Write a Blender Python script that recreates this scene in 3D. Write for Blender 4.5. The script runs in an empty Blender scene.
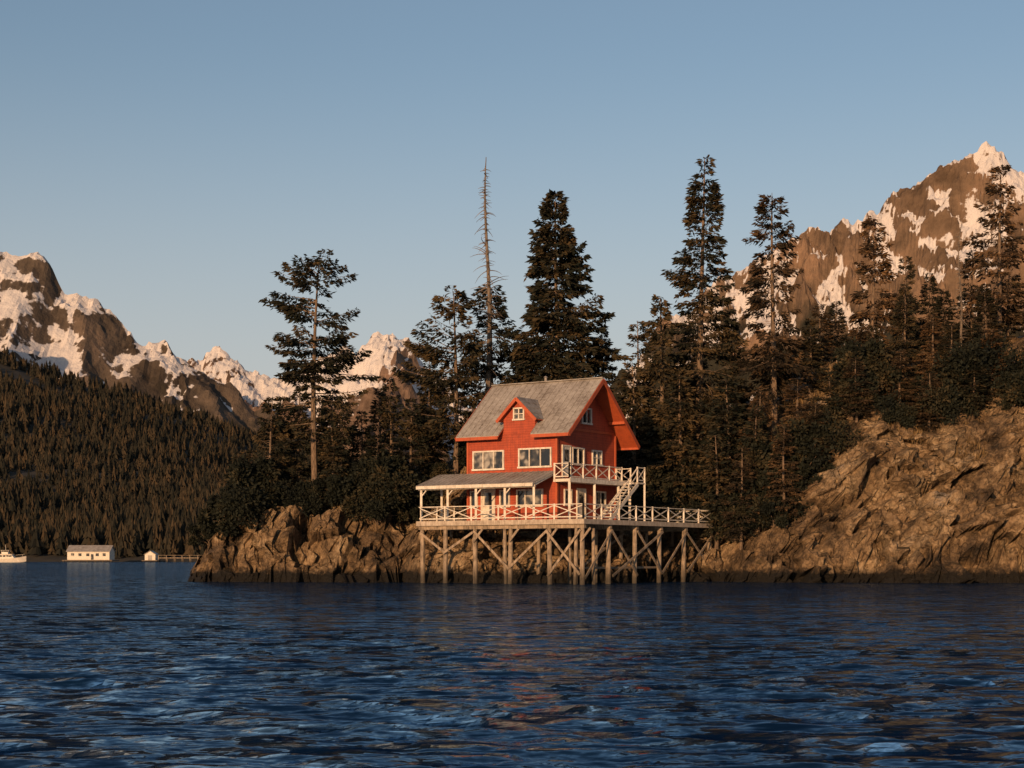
import bpy, bmesh, math, random
import numpy as np
from mathutils import Vector
SC=bpy.context.scene
random.seed(3)

# ------------------------------------------------------------------ noise
def _h(ix,iy,iz,s):
    n=(ix*374761393+iy*668265263+iz*2147483647+s*1274126177)&0xFFFFFFFF
    n=((n^(n>>13))*1274126177)&0xFFFFFFFF
    n=(n^(n>>16))&0xFFFFFFFF
    n=(n*2246822519)&0xFFFFFFFF
    n=(n^(n>>15))&0xFFFFFFFF
    return n.astype(np.float64)/4294967295.0
def vn(x,y,z=0.0,s=0):
    x,y,z=np.broadcast_arrays(np.asarray(x,float),np.asarray(y,float),np.asarray(z,float))
    x0=np.floor(x);y0=np.floor(y);z0=np.floor(z)
    fx=x-x0;fy=y-y0;fz=z-z0
    fx=fx*fx*(3-2*fx);fy=fy*fy*(3-2*fy);fz=fz*fz*(3-2*fz)
    ix=x0.astype(np.int64);iy=y0.astype(np.int64);iz=z0.astype(np.int64)
    r=0
    for a in (0,1):
        wa=fx if a else 1-fx
        for b in (0,1):
            wb=fy if b else 1-fy
            for c in (0,1):
                wc=fz if c else 1-fz
                r=r+wa*wb*wc*_h(ix+a,iy+b,iz+c,s)
    return r*2-1
def fbm(x,y,z=0.0,s=0,o=5,g=0.5):
    r=0;a=1;t=0
    x=np.asarray(x,float);y=np.asarray(y,float);z=np.asarray(z,float)
    for i in range(o):
        r=r+a*vn(x,y,z,s+i*17);t+=a;a*=g
        x,y=(x*1.6+y*1.2),(y*1.6-x*1.2);z=z*2.0
    return r/t
def ridged(x,y,z=0.0,s=0,o=5,g=0.5):
    r=0;a=1;t=0
    x=np.asarray(x,float);y=np.asarray(y,float);z=np.asarray(z,float)
    for i in range(o):
        r=r+a*(1-np.abs(vn(x,y,z,s+i*17))*1.6);t+=a;a*=g
        x,y=(x*1.6+y*1.2),(y*1.6-x*1.2);z=z*2.0
    return r/t
def facets(x,y,z,s,tilt=0.8,crack=0.5):
    """blocky rock relief: every Voronoi cell is its own tilted plane, with cracks between cells"""
    ix=np.floor(x).astype(np.int64);iy=np.floor(y).astype(np.int64);iz=np.floor(z).astype(np.int64)
    best=np.full(x.shape,1e9);sec=np.full(x.shape,1e9);val=np.zeros(x.shape)
    for a in(-1,0,1):
        for b in(-1,0,1):
            for c in(-1,0,1):
                jx,jy,jz=ix+a,iy+b,iz+c
                px=jx+_h(jx,jy,jz,s);py=jy+_h(jx,jy,jz,s+1);pz=jz+_h(jx,jy,jz,s+2)
                dx,dy,dz=x-px,y-py,z-pz;d=dx*dx+dy*dy+dz*dz
                v=(_h(jx,jy,jz,s+3)*2-1)+tilt*(dx*(_h(jx,jy,jz,s+4)*2-1)+dz*(_h(jx,jy,jz,s+5)*2-1)+dy*(_h(jx,jy,jz,s+6)*2-1))
                m=d<best;sec=np.where(m,best,np.minimum(sec,d));best=np.where(m,d,best);val=np.where(m,v,val)
    e=np.sqrt(sec)-np.sqrt(best)
    return val-crack*np.clip(1-e/0.16,0,1)
def sstep(a,b,x):
    t=np.clip((x-a)/(b-a),0,1);return t*t*(3-2*t)

# ------------------------------------------------------------------ mesh helpers
def link(ob,parent=None):
    SC.collection.objects.link(ob)
    if parent: ob.parent=parent
    return ob
def np_mesh(name,V,F,mats,smooth=False,matidx=None,fattr=None,vattr=None):
    me=bpy.data.meshes.new(name)
    Fs=F if isinstance(F,list) else [F]
    Fs=[f for f in Fs if len(f)]
    nl=sum(f.size for f in Fs);nf=sum(len(f) for f in Fs)
    me.vertices.add(len(V));me.vertices.foreach_set('co',np.asarray(V,np.float32).ravel())
    me.loops.add(nl);me.loops.foreach_set('vertex_index',np.concatenate([f.ravel() for f in Fs]).astype(np.int32))
    me.polygons.add(nf)
    tot=np.concatenate([np.full(len(f),f.shape[1]) for f in Fs]).astype(np.int32)
    st=np.concatenate([[0],np.cumsum(tot)[:-1]]).astype(np.int32)
    me.polygons.foreach_set('loop_start',st);me.polygons.foreach_set('loop_total',tot)
    me.polygons.foreach_set('use_smooth',np.full(nf,smooth))
    for m in (mats if isinstance(mats,list) else [mats]): me.materials.append(m)
    if matidx is not None: me.polygons.foreach_set('material_index',np.asarray(matidx,np.int32))
    me.update(calc_edges=True);me.validate()
    if fattr:
        for k,v in fattr.items():
            a=me.attributes.new(k,'FLOAT','FACE');a.data.foreach_set('value',np.asarray(v,np.float32))
    if vattr:
        for k,v in vattr.items():
            a=me.attributes.new(k,'FLOAT','POINT');a.data.foreach_set('value',np.asarray(v,np.float32))
    return me
def grid_faces(ny,nx):
    i=np.arange(ny-1)[:,None]*nx+np.arange(nx-1)[None,:]
    i=i.ravel()
    return np.stack([i,i+1,i+nx+1,i+nx],1)

class Part:
    def __init__(s): s.v=[];s.f=[]
    def hexa(s,P):
        b=len(s.v);s.v+= [tuple(p) for p in P]
        for q in ((0,1,2,3),(4,7,6,5),(0,4,5,1),(1,5,6,2),(2,6,7,3),(3,7,4,0)): s.f.append(tuple(b+k for k in q))
    def box(s,a0,a1,b0,b1,z0,z1,L):
        s.hexa([L(a0,b0,z0),L(a1,b0,z0),L(a1,b1,z0),L(a0,b1,z0),L(a0,b0,z1),L(a1,b0,z1),L(a1,b1,z1),L(a0,b1,z1)])
    def beam(s,p,q,w,h=None):
        h=h or w
        p=Vector(p);q=Vector(q);d=(q-p).normalized()
        up=Vector((0,0,1)) if abs(d.z)<0.95 else Vector((0,1,0))
        r=d.cross(up).normalized()*w/2;u=r.cross(d).normalized()*h/2
        s.hexa([p-r-u,p+r-u,p+r+u,p-r+u,q-r-u,q+r-u,q+r+u,q-r+u])
    def cyl(s,p,q,r0,r1,n=9,rg=None):
        p=Vector(p);q=Vector(q);d=(q-p).normalized()
        up=Vector((0,0,1)) if abs(d.z)<0.95 else Vector((0,1,0))
        a=d.cross(up).normalized();c=a.cross(d)
        b=len(s.v)
        for (o,r) in ((p,r0),(q,r1)):
            for k in range(n):
                t=2*math.pi*k/n;s.v.append(tuple(o+a*math.cos(t)*r+c*math.sin(t)*r))
        for k in range(n): s.f.append((b+k,b+(k+1)%n,b+n+(k+1)%n,b+n+k))
        s.f.append(tuple(range(b,b+n)));s.f.append(tuple(range(b+2*n-1,b+n-1,-1)))
    def poly(s,bot,top):
        b=len(s.v);n=len(bot);s.v+=[tuple(p) for p in bot]+[tuple(p) for p in top]
        for k in range(n): s.f.append((b+k,b+(k+1)%n,b+n+(k+1)%n,b+n+k))
        s.f.append(tuple(range(b+n-1,b-1,-1)));s.f.append(tuple(range(b+n,b+2*n)))
    def make(s,name,mat,parent,bevel=0.0):
        me=bpy.data.meshes.new(name);me.from_pydata(s.v,[],s.f)
        bm=bmesh.new();bm.from_mesh(me);bmesh.ops.recalc_face_normals(bm,faces=bm.faces);bm.to_mesh(me);bm.free()
        me.materials.append(mat);ob=bpy.data.objects.new(name,me);link(ob,parent)
        return ob
def empty(name,loc):
    e=bpy.data.objects.new(name,None);e.location=loc;e.empty_display_size=1;link(e);return e

# ------------------------------------------------------------------ materials
class NT:
    def __init__(s,name):
        s.m=bpy.data.materials.new(name);s.m.use_nodes=True;s.t=s.m.node_tree;s.n=s.t.nodes;s.b=s.n['Principled BSDF']
    def new(s,ty,**k):
        n=s.n.new(ty)
        for a,b in k.items(): setattr(n,a,b)
        return n
    def l(s,a,b): s.t.links.new(a,b)
    def coord(s,scale=(1,1,1),kind='Object'):
        tc=s.new('ShaderNodeTexCoord');mp=s.new('ShaderNodeMapping');mp.inputs['Scale'].default_value=scale
        s.l(tc.outputs[kind],mp.inputs['Vector']);return mp.outputs['Vector']
    def noise(s,vec,scale,detail=5,rough=0.55,out='Fac'):
        n=s.new('ShaderNodeTexNoise');n.inputs['Scale'].default_value=scale;n.inputs['Detail'].default_value=detail;n.inputs['Roughness'].default_value=rough
        if vec is not None:s.l(vec,n.inputs['Vector'])
        return n.outputs[out]
    def ramp(s,fac,stops):
        r=s.new('ShaderNodeValToRGB');e=r.color_ramp.elements
        while len(e)<len(stops): e.new(0.5)
        for k,(p,c) in enumerate(stops):
            e[k].position=p;e[k].color=(c[0],c[1],c[2],1) if hasattr(c,'__len__') else (c,c,c,1)
        s.l(fac,r.inputs['Fac']);return r.outputs['Color']
    def mix(s,f,a,b,blend='MIX'):
        n=s.new('ShaderNodeMix',data_type='RGBA',blend_type=blend)
        for v,i in ((f,0),(a,6),(b,7)):
            if isinstance(v,(int,float)): n.inputs[i].default_value=v
            elif isinstance(v,tuple): n.inputs[i].default_value=(*v,1)
            else: s.l(v,n.inputs[i])
        return n.outputs[2]
    def math(s,op,a,b=0.0,clamp=False):
        n=s.new('ShaderNodeMath',operation=op,use_clamp=clamp)
        for v,i in ((a,0),(b,1)):
            if isinstance(v,(int,float)): n.inputs[i].default_value=v
            else: s.l(v,n.inputs[i])
        return n.outputs[0]
    def vmath(s,op,a,b=None,scale=None):
        n=s.new('ShaderNodeVectorMath',operation=op)
        for v,i in ((a,0),(b,1)):
            if v is None: continue
            if isinstance(v,tuple): n.inputs[i].default_value=v
            else: s.l(v,n.inputs[i])
        if scale is not None: n.inputs[3].default_value=scale
        return n.outputs[0]
    def attr(s,name):
        n=s.new('ShaderNodeAttribute');n.attribute_name=name;return n.outputs['Fac']
    def bump(s,h,dist,strength=1.0):
        n=s.new('ShaderNodeBump');n.inputs['Distance'].default_value=dist;n.inputs['Strength'].default_value=strength
        s.l(h,n.inputs['Height']);s.l(n.outputs['Normal'],s.b.inputs['Normal']);return n
    def col(s,c): s.l(c,s.b.inputs['Base Color'])
    def rough(s,r): s.b.inputs['Roughness'].default_value=r
    def spec(s,r): s.b.inputs['Specular IOR Level'].default_value=r
    def xyz(s,vec):
        n=s.new('ShaderNodeSeparateXYZ');s.l(vec,n.inputs[0]);return n.outputs

def m_paint(name,c,c2,rough=0.6,lap=None,lap_dark=0.6,sc=1.0,tide=False):
    t=NT(name);v=t.coord()
    n1=t.noise(v,2.2*sc,6);n2=t.noise(t.coord((9,9,0.7)),1.3*sc,5)
    f=t.math('MULTIPLY',t.math('ADD',n1,n2),0.5)
    c_=t.ramp(f,[(0.40,c),(0.62,c2)])
    t.col(c_);t.rough(rough)
    z=t.xyz(v)[2]
    if lap:
        fr=t.math('FRACT',t.math('DIVIDE',z,lap))
        line=t.math('GREATER_THAN',fr,0.88)
        c_=t.mix(t.math('MULTIPLY',line,lap_dark),c_,(c[0]*.35,c[1]*.35,c[2]*.35));t.col(c_)  # darker line along the upper edge of each siding course
        t.bump(t.math('SUBTRACT',1.0,fr),0.015,0.6)
    if tide:
        zz=t.math('ADD',z,t.math('MULTIPLY',t.math('SUBTRACT',n1,0.5),1.5))
        w=t.ramp(t.math('MULTIPLY',zz,0.25),[(0.08,1.0),(0.30,0.0)])
        t.col(t.mix(t.math('MULTIPLY',w,0.85),c_,(0.02,0.018,0.013)))
    return t.m
M={}
M['red']=m_paint('red_siding',(0.37,0.058,0.020),(0.235,0.037,0.015),0.75,lap=0.16,lap_dark=0.5)
M['redtrim']=m_paint('red_trim',(0.42,0.080,0.024),(0.30,0.054,0.018),0.65)
M['white']=m_paint('white_paint',(0.68,0.61,0.52),(0.42,0.36,0.29),0.6,sc=1.6)
M['wood']=m_paint('weathered_wood',(0.46,0.38,0.30),(0.24,0.185,0.14),0.85,sc=1.5)
M['pile']=m_paint('piling_wood',(0.36,0.27,0.19),(0.10,0.074,0.052),0.9,sc=1.2,tide=True)
def m_roof():
    t=NT('metal_roof');v=t.coord()
    f=t.math('MULTIPLY',t.math('ADD',t.noise(v,0.8,6),t.noise(v,5,5)),0.5)
    t.col(t.ramp(f,[(0.36,(0.15,0.125,0.105)),(0.5,(0.27,0.24,0.215)),(0.65,(0.36,0.33,0.30))]))
    t.rough(0.6);return t.m
M['roof']=m_roof()
def m_glass():
    t=NT('window_glass')
    f=t.noise(t.coord((1,1,1)),1.1,2)
    t.col(t.ramp(f,[(0.44,(0.012,0.014,0.018)),(0.54,(0.05,0.045,0.04)),(0.64,(0.30,0.27,0.23))]))
    t.rough(0.06);t.b.inputs['IOR'].default_value=1.5;t.spec(0.7);return t.m
M['glass']=m_glass()
def m_fol(name,a,b,c):
    t=NT(name);oi=t.new('ShaderNodeObjectInfo')
    v=t.coord()
    f=t.math('ADD',t.math('MULTIPLY',t.noise(v,0.55,3),0.55),t.math('MULTIPLY',t.attr('tint'),0.45))
    f=t.math('ADD',f,t.math('MULTIPLY',t.math('SUBTRACT',oi.outputs['Random'],0.5),0.30))
    t.col(t.ramp(f,[(0.3,a),(0.55,b),(0.8,c)]));t.rough(0.8);t.spec(0.12);return t.m
M['needle']=m_fol('needles',(0.009,0.012,0.009),(0.024,0.023,0.015),(0.082,0.055,0.026))  # last stop paints warm sun-lit highlights into the needle colour
M['dneedle']=m_fol('dry_needles',(0.016,0.014,0.010),(0.054,0.034,0.019),(0.14,0.078,0.036))
M['leaf']=m_fol('leaves',(0.008,0.010,0.008),(0.018,0.020,0.013),(0.060,0.044,0.022))
M['grass']=m_fol('dry_grass',(0.05,0.034,0.016),(0.12,0.075,0.035),(0.22,0.145,0.068))
def m_bark(name,a,b):
    t=NT(name);f=t.noise(t.coord((5,5,1)),2.2,6)
    t.col(t.ramp(f,[(0.35,a),(0.65,b)]));t.rough(0.9);t.bump(f,0.04,0.6);return t.m
M['bark']=m_bark('bark',(0.055,0.038,0.027),(0.21,0.14,0.09))
M['dbark']=m_bark('dead_bark',(0.07,0.055,0.045),(0.18,0.135,0.10))
def m_island():
    t=NT('island_rock');v=t.coord()
    g=t.new('ShaderNodeNewGeometry');nz=t.xyz(g.outputs['Normal'])[2];z=t.xyz(v)[2]
    n1=t.noise(v,0.24,8,0.6);n2=t.noise(t.coord((1,1,1.6)),1.3,8,0.7);n3=t.noise(v,5,7,0.75)
    mixn=t.math('ADD',t.math('MULTIPLY',n1,0.6),t.math('MULTIPLY',n2,0.4))
    rock=t.ramp(mixn,[(0.35,(0.045,0.034,0.025)),(0.43,(0.13,0.086,0.052)),(0.50,(0.265,0.172,0.095)),(0.57,(0.42,0.295,0.175)),(0.66,(0.27,0.22,0.175))])
    wn=t.vmath('ADD',t.coord((1,1,0.8)),t.vmath('SCALE',t.noise(v,0.9,5,out='Color'),None,2.2))
    cr=None;hs=None
    for s_ in (0.55,1.7):
        vo=t.new('ShaderNodeTexVoronoi',feature='DISTANCE_TO_EDGE');vo.inputs['Scale'].default_value=s_;t.l(wn,vo.inputs['Vector'])
        k=t.ramp(vo.outputs['Distance'],[(0.0,0.22),(0.05,1.0)])
        cr=k if cr is None else t.mix(0.6,cr,k,'MULTIPLY')
        q=t.math('MINIMUM',vo.outputs['Distance'],0.08);hs=q if hs is None else t.math('ADD',hs,t.math('MULTIPLY',q,0.6))
    rock=t.mix(0.7,rock,cr,'MULTIPLY')
    rock=t.mix(0.5,rock,t.ramp(n3,[(0.35,0.4),(0.6,1.0)]),'MULTIPLY')
    stain=t.ramp(t.noise(t.coord((1,1,0.22)),0.7,6,0.7),[(0.40,0.28),(0.53,1.0)])
    rock=t.mix(0.65,rock,stain,'MULTIPLY')
    grass=t.ramp(n3,[(0.35,(0.03,0.025,0.013)),(0.55,(0.09,0.060,0.028)),(0.7,(0.16,0.107,0.05))])
    gm=t.math('ADD',nz,t.math('MULTIPLY',t.math('SUBTRACT',n2,0.5),1.0))
    gm=t.ramp(gm,[(0.80,0.0),(0.93,1.0)])
    c=t.mix(gm,rock,grass)
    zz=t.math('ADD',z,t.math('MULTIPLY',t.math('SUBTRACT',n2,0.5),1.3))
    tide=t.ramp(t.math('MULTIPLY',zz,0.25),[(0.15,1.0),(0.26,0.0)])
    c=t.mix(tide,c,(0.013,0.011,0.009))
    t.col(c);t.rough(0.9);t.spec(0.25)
    h=t.math('ADD',n2,t.math('MULTIPLY',n3,0.4));h=t.math('ADD',h,t.math('MULTIPLY',hs,4.0))
    t.bump(h,0.32,0.9);return t.m
M['island']=m_island()
def m_mount(name,warm,veg,lo=0.49,hi=0.53):
    t=NT(name);v=t.coord();sn=t.attr('snow');al=t.attr('alt')
    n=t.noise(v,0.02,8,0.65);n2=t.noise(v,0.006,6,0.6)
    f=t.math('ADD',sn,t.math('MULTIPLY',t.math('SUBTRACT',n,0.5),1.0))
    f=t.ramp(f,[(lo,0.0),(hi,1.0)])
    rock=t.ramp(t.math('MULTIPLY',t.math('ADD',n,n2),0.5),[(0.38,(warm[0]*.5,warm[1]*.5,warm[2]*.5)),(0.50,warm),(0.62,(warm[0]*1.6,warm[1]*1.5,warm[2]*1.45))])
    vf=t.ramp(t.math('ADD',al,t.math('MULTIPLY',t.math('SUBTRACT',n2,0.5),0.6)),[(veg-0.04,1.0),(veg+0.06,0.0)])
    rock=t.mix(vf,rock,(0.030,0.028,0.020))
    c=t.mix(f,rock,(0.56,0.52,0.51));t.col(c);t.rough(0.9);t.spec(0.1)
    t.bump(n,14,0.8);return t.m
def m_water():
    t=NT('sea_water')
    g=t.new('ShaderNodeNewGeometry')
    a=t.noise(t.coord((0.6,1.15,1)),1.1,2,0.5,'Color');b=t.noise(t.coord((0.55,1.25,1)),3.0,2,0.5,'Color');c=t.noise(t.coord((0.8,1.4,1)),9,2,0.5,'Color')
    s_=t.vmath('ADD',t.vmath('SCALE',t.vmath('SUBTRACT',a,(.5,.5,.5)),None,0.95),t.vmath('SCALE',t.vmath('SUBTRACT',b,(.5,.5,.5)),None,1.6))
    s_=t.vmath('ADD',s_,t.vmath('SCALE',t.vmath('SUBTRACT',c,(.5,.5,.5)),None,0.6))
    s_=t.vmath('MULTIPLY',s_,(0.6,1.0,0.0))
    patch=t.ramp(t.noise(t.coord((0.5,1.0,1)),0.07,4,0.6),[(0.35,0.80),(0.62,1.2)])
    s_=t.vmath('MULTIPLY',s_,patch)
    N=t.vmath('NORMALIZE',t.vmath('ADD',g.outputs['Normal'],s_))
    df=t.new('ShaderNodeBsdfDiffuse');df.inputs[0].default_value=(0.004,0.019,0.050,1)
    gl=t.new('ShaderNodeBsdfGlossy');gl.inputs['Color'].default_value=(0.60,0.80,1.0,1);gl.inputs['Roughness'].default_value=0.07
    t.l(N,gl.inputs['Normal'])
    fr=t.new('ShaderNodeFresnel');fr.inputs['IOR'].default_value=1.33;t.l(N,fr.inputs['Normal'])
    mx=t.new('ShaderNodeMixShader');t.l(t.math('MULTIPLY',fr.outputs[0],0.80),mx.inputs[0]);t.l(df.outputs[0],mx.inputs[1]);t.l(gl.outputs[0],mx.inputs[2])
    t.l(mx.outputs[0],t.n['Material Output'].inputs['Surface'])
    return t.m
M['water']=m_water()
def m_forest():
    t=NT('forest_foliage');v=t.coord()
    f=t.math('ADD',t.math('MULTIPLY',t.attr('tint'),0.5),t.math('MULTIPLY',t.noise(v,0.012,6,0.65),0.5))
    t.col(t.ramp(f,[(0.25,(0.012,0.013,0.011)),(0.5,(0.027,0.024,0.017)),(0.8,(0.062,0.043,0.025))]));t.rough(0.9);t.spec(0.1);return t.m
M['forest']=m_forest()
def m_ground():
    t=NT('forest_floor');f=t.noise(t.coord(),0.1,6)
    t.col(t.ramp(f,[(0.4,(0.013,0.012,0.009)),(0.6,(0.032,0.025,0.015))]));t.rough(0.95);return t.m
M['floor']=m_ground()

# ------------------------------------------------------------------ water
def build_water():
    j=np.arange(-330,331);k=0.0242;A=3.2;x=A*np.sinh(k*j);dx=k*np.sqrt(x**2+A**2)
    y=np.concatenate([[-6000,-1500,-300,-60,-10,0,3],4.5*np.exp(0.0085*np.arange(0,470)),4.5*np.exp(0.0085*470)*np.exp(0.04*np.arange(0,92))])
    dy=np.gradient(y);dy[:8]=100
    X,Y=np.meshgrid(x,y);DX,DY=np.meshgrid(dx,dy)
    Z=np.zeros_like(X);OX=np.zeros_like(X);OY=np.zeros_like(X)
    rg=np.random.RandomState(5)
    gust=0.8+0.4*vn(X/14,Y/22,0,91)
    for i in range(50):
        lam=0.40*(4.0)**(rg.rand()**1.1);th=math.radians(-95+rg.randn()*34)
        kx=2*math.pi/lam*math.cos(th);ky=2*math.pi/lam*math.sin(th)
        slope=0.050 if lam<0.9 else 0.027
        a=slope*lam/(2*math.pi)
        need=np.maximum(DX*abs(math.cos(th)),DY*abs(math.sin(th)))*3.0
        w=np.clip(lam/need-1,0,1)
        ph=kx*X+ky*Y+rg.rand()*6.28+1.3*vn(X/3,Y/3,0,i)
        Z+=a*w*np.sin(ph)*gust;OX-=a*w*math.cos(th)*np.cos(ph)*.8;OY-=a*w*math.sin(th)*np.cos(ph)*.8
    V=np.stack([(X-OX).ravel(),(Y-OY).ravel(),Z.ravel()],1)
    me=np_mesh('water',V,grid_faces(len(y),len(x)),M['water'],smooth=True)
    link(bpy.data.objects.new('water',me))
build_water()

# ------------------------------------------------------------------ house frame
CO=Vector((2.8,100.0,0));UA=math.radians(34)
def Lr(u,v,z): return Vector((-math.cos(UA)*u+math.sin(UA)*v, math.sin(UA)*u+math.cos(UA)*v, z))
def to_uv(x,y):
    dx=x-CO.x;dy=y-CO.y
    return -math.cos(UA)*dx+math.sin(UA)*dy, math.sin(UA)*dx+math.cos(UA)*dy

# ------------------------------------------------------------------ island
def island_h(x,y):
    x=np.asarray(x,float);y=np.asarray(y,float)
    ys=np.interp(x,[-24,-20,-14,-9,-7.4,-6,-3,2,6,10,14,17,20,26,32,45,70],[108,106,105,105.0,106.0,103,101.8,100.6,103,107.5,107,104.5,102.5,101.5,101,102,104])
    ys=ys+1.3*fbm(x/3.5,0.3,0,7,4)
    d=np.minimum(np.minimum(y-ys,(x+21.9)+0.8*vn(y/3,2.2,0,3)),np.minimum(165-y,85-x))
    H1=np.interp(x,[-21,-18,-12,-8,-6,8,12,15,18,21,23.5,26,29,32,45],[2.8,4.3,4.6,4.2,3.2,2.8,3.6,4.6,6.2,7.2,9.4,9.4,8.6,9.2,11])
    w=np.interp(x,[-21,-8,-5,10,14,19,30,45],[2.0,2.4,5,5,5,5.8,6.0,6.5])
    w=w*(1+0.25*vn(x/4,y/6,0,12))
    H1=H1*(1+0.22*fbm(x/4.5,y/9,0,31,3))
    c=np.clip(d/w,0,1)
    led=c+0.07*np.sin(c*13+5*vn(x/5,0,0,5))*(c<0.98)
    cl=H1*np.power(np.clip(led,0,1.1),0.65)
    Hh=np.interp(x,[-21,-14,-8,-3,5,15,22,30,45],[1.0,3.2,6,9,9,8.5,8,9,11])
    hill=Hh*(1-np.exp(-np.maximum(d-w,0)/9.0))
    h=np.where(d>0,cl+hill,d*1.1)
    u,v=to_uv(x,y)
    m=sstep(-5.6,-4.6,u)*(1-sstep(9.2,10.2,u))*(1-sstep(7.6,9.2,v))
    cap=2.9
    h=np.where(h>cap,h*(1-m)+cap*m,h)
    return h,c,d
def ground(x,y): return float(island_h(np.array([x]),np.array([y]))[0][0])
def build_island():
    x=np.concatenate([np.arange(-27,44,0.16),np.arange(44,92,1.0)])
    y=np.concatenate([np.arange(97,116,0.13),np.arange(116,172,0.8)])
    X,Y=np.meshgrid(x,y);h,c,d=island_h(X,Y)
    u,v=to_uv(X,Y);und=sstep(-5.6,-4.6,u)*(1-sstep(9.2,10.2,u))*(1-sstep(7.6,9.2,v))
    face=sstep(-0.8,0.6,d)*(1-0.75*sstep(0.9,1.3,c+0.02*d))
    wx=X+0.6*fbm(X/2,Y/2,h/2,5,3);wz=h+0.6*fbm(X/2,Y/2,h/2,6,3)
    f0=facets(wx/6.0+3,Y/6.0,wz/5.0,191,1.0,0.0);f1=facets(wx/2.9,Y/3.1,wz/2.3,201,1.0,0.5);f2=facets(wx/1.25+7,Y/1.25,wz/0.9,211,1.0,0.6);f3=facets(wx/0.55,Y/0.55,wz/0.5,221,0.8,0.3)
    n3=fbm(X/1.0,Y/1.0,h/0.8,71,5)
    k=1-0.55*und;rt=sstep(12,20,X)
    Y2=Y-face*k*(rt*1.1*f0+0.85*f1+0.46*f2+0.19*f3+0.2*n3);X2=X+face*k*(0.38*f2+0.13*f3)
    Z=h+face*k*(0.3*f1+0.32*f2+0.13*f3+0.15*n3)+0.25*fbm(X/2,Y/2,0,99,4)*(d>0)
    Z=np.where(und>0.5,np.minimum(Z,3.35),Z)
    V=np.stack([X2.ravel(),Y2.ravel(),Z.ravel()],1)
    me=np_mesh('island_terrain',V,grid_faces(len(y),len(x)),M['island'],smooth=False)
    link(bpy.data.objects.new('island_terrain',me))
build_island()

# ------------------------------------------------------------------ conifers
def tube(path,rad,n=6):
    path=np.asarray(path,float);m=len(path)
    t=np.gradient(path,axis=0);t/=np.linalg.norm(t,axis=1)[:,None]+1e-9
    ref=np.where(np.abs(t[:,2:3])>0.9,np.array([[1,0,0]]),np.array([[0,0,1]]))
    a=np.cross(t,ref);a/=np.linalg.norm(a,axis=1)[:,None]+1e-9;b=np.cross(t,a)
    ang=np.arange(n)*2*np.pi/n
    V=path[:,None,:]+np.asarray(rad)[:,None,None]*(np.cos(ang)[None,:,None]*a[:,None,:]+np.sin(ang)[None,:,None]*b[:,None,:])
    V=V.reshape(-1,3)
    i=np.arange(m-1)[:,None]*n;k=np.arange(n)[None,:];k2=(k+1)%n
    F=np.stack([(i+k),(i+k2),(i+n+k2),(i+n+k)],-1).reshape(-1,4)
    return V,F
def leafquads(P,D,Lh,Wd,rg):
    n=len(P);r=rg.randn(n,3);s=np.cross(D,r);s/=np.linalg.norm(s,axis=1)[:,None]+1e-9
    mid=P+D*(Lh*0.5)[:,None]
    V=np.stack([P,mid+s*(Wd/2)[:,None],P+D*Lh[:,None],mid-s*(Wd/2)[:,None]],1).reshape(-1,3)
    F=np.arange(4*n).reshape(-1,4);return V,F
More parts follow.
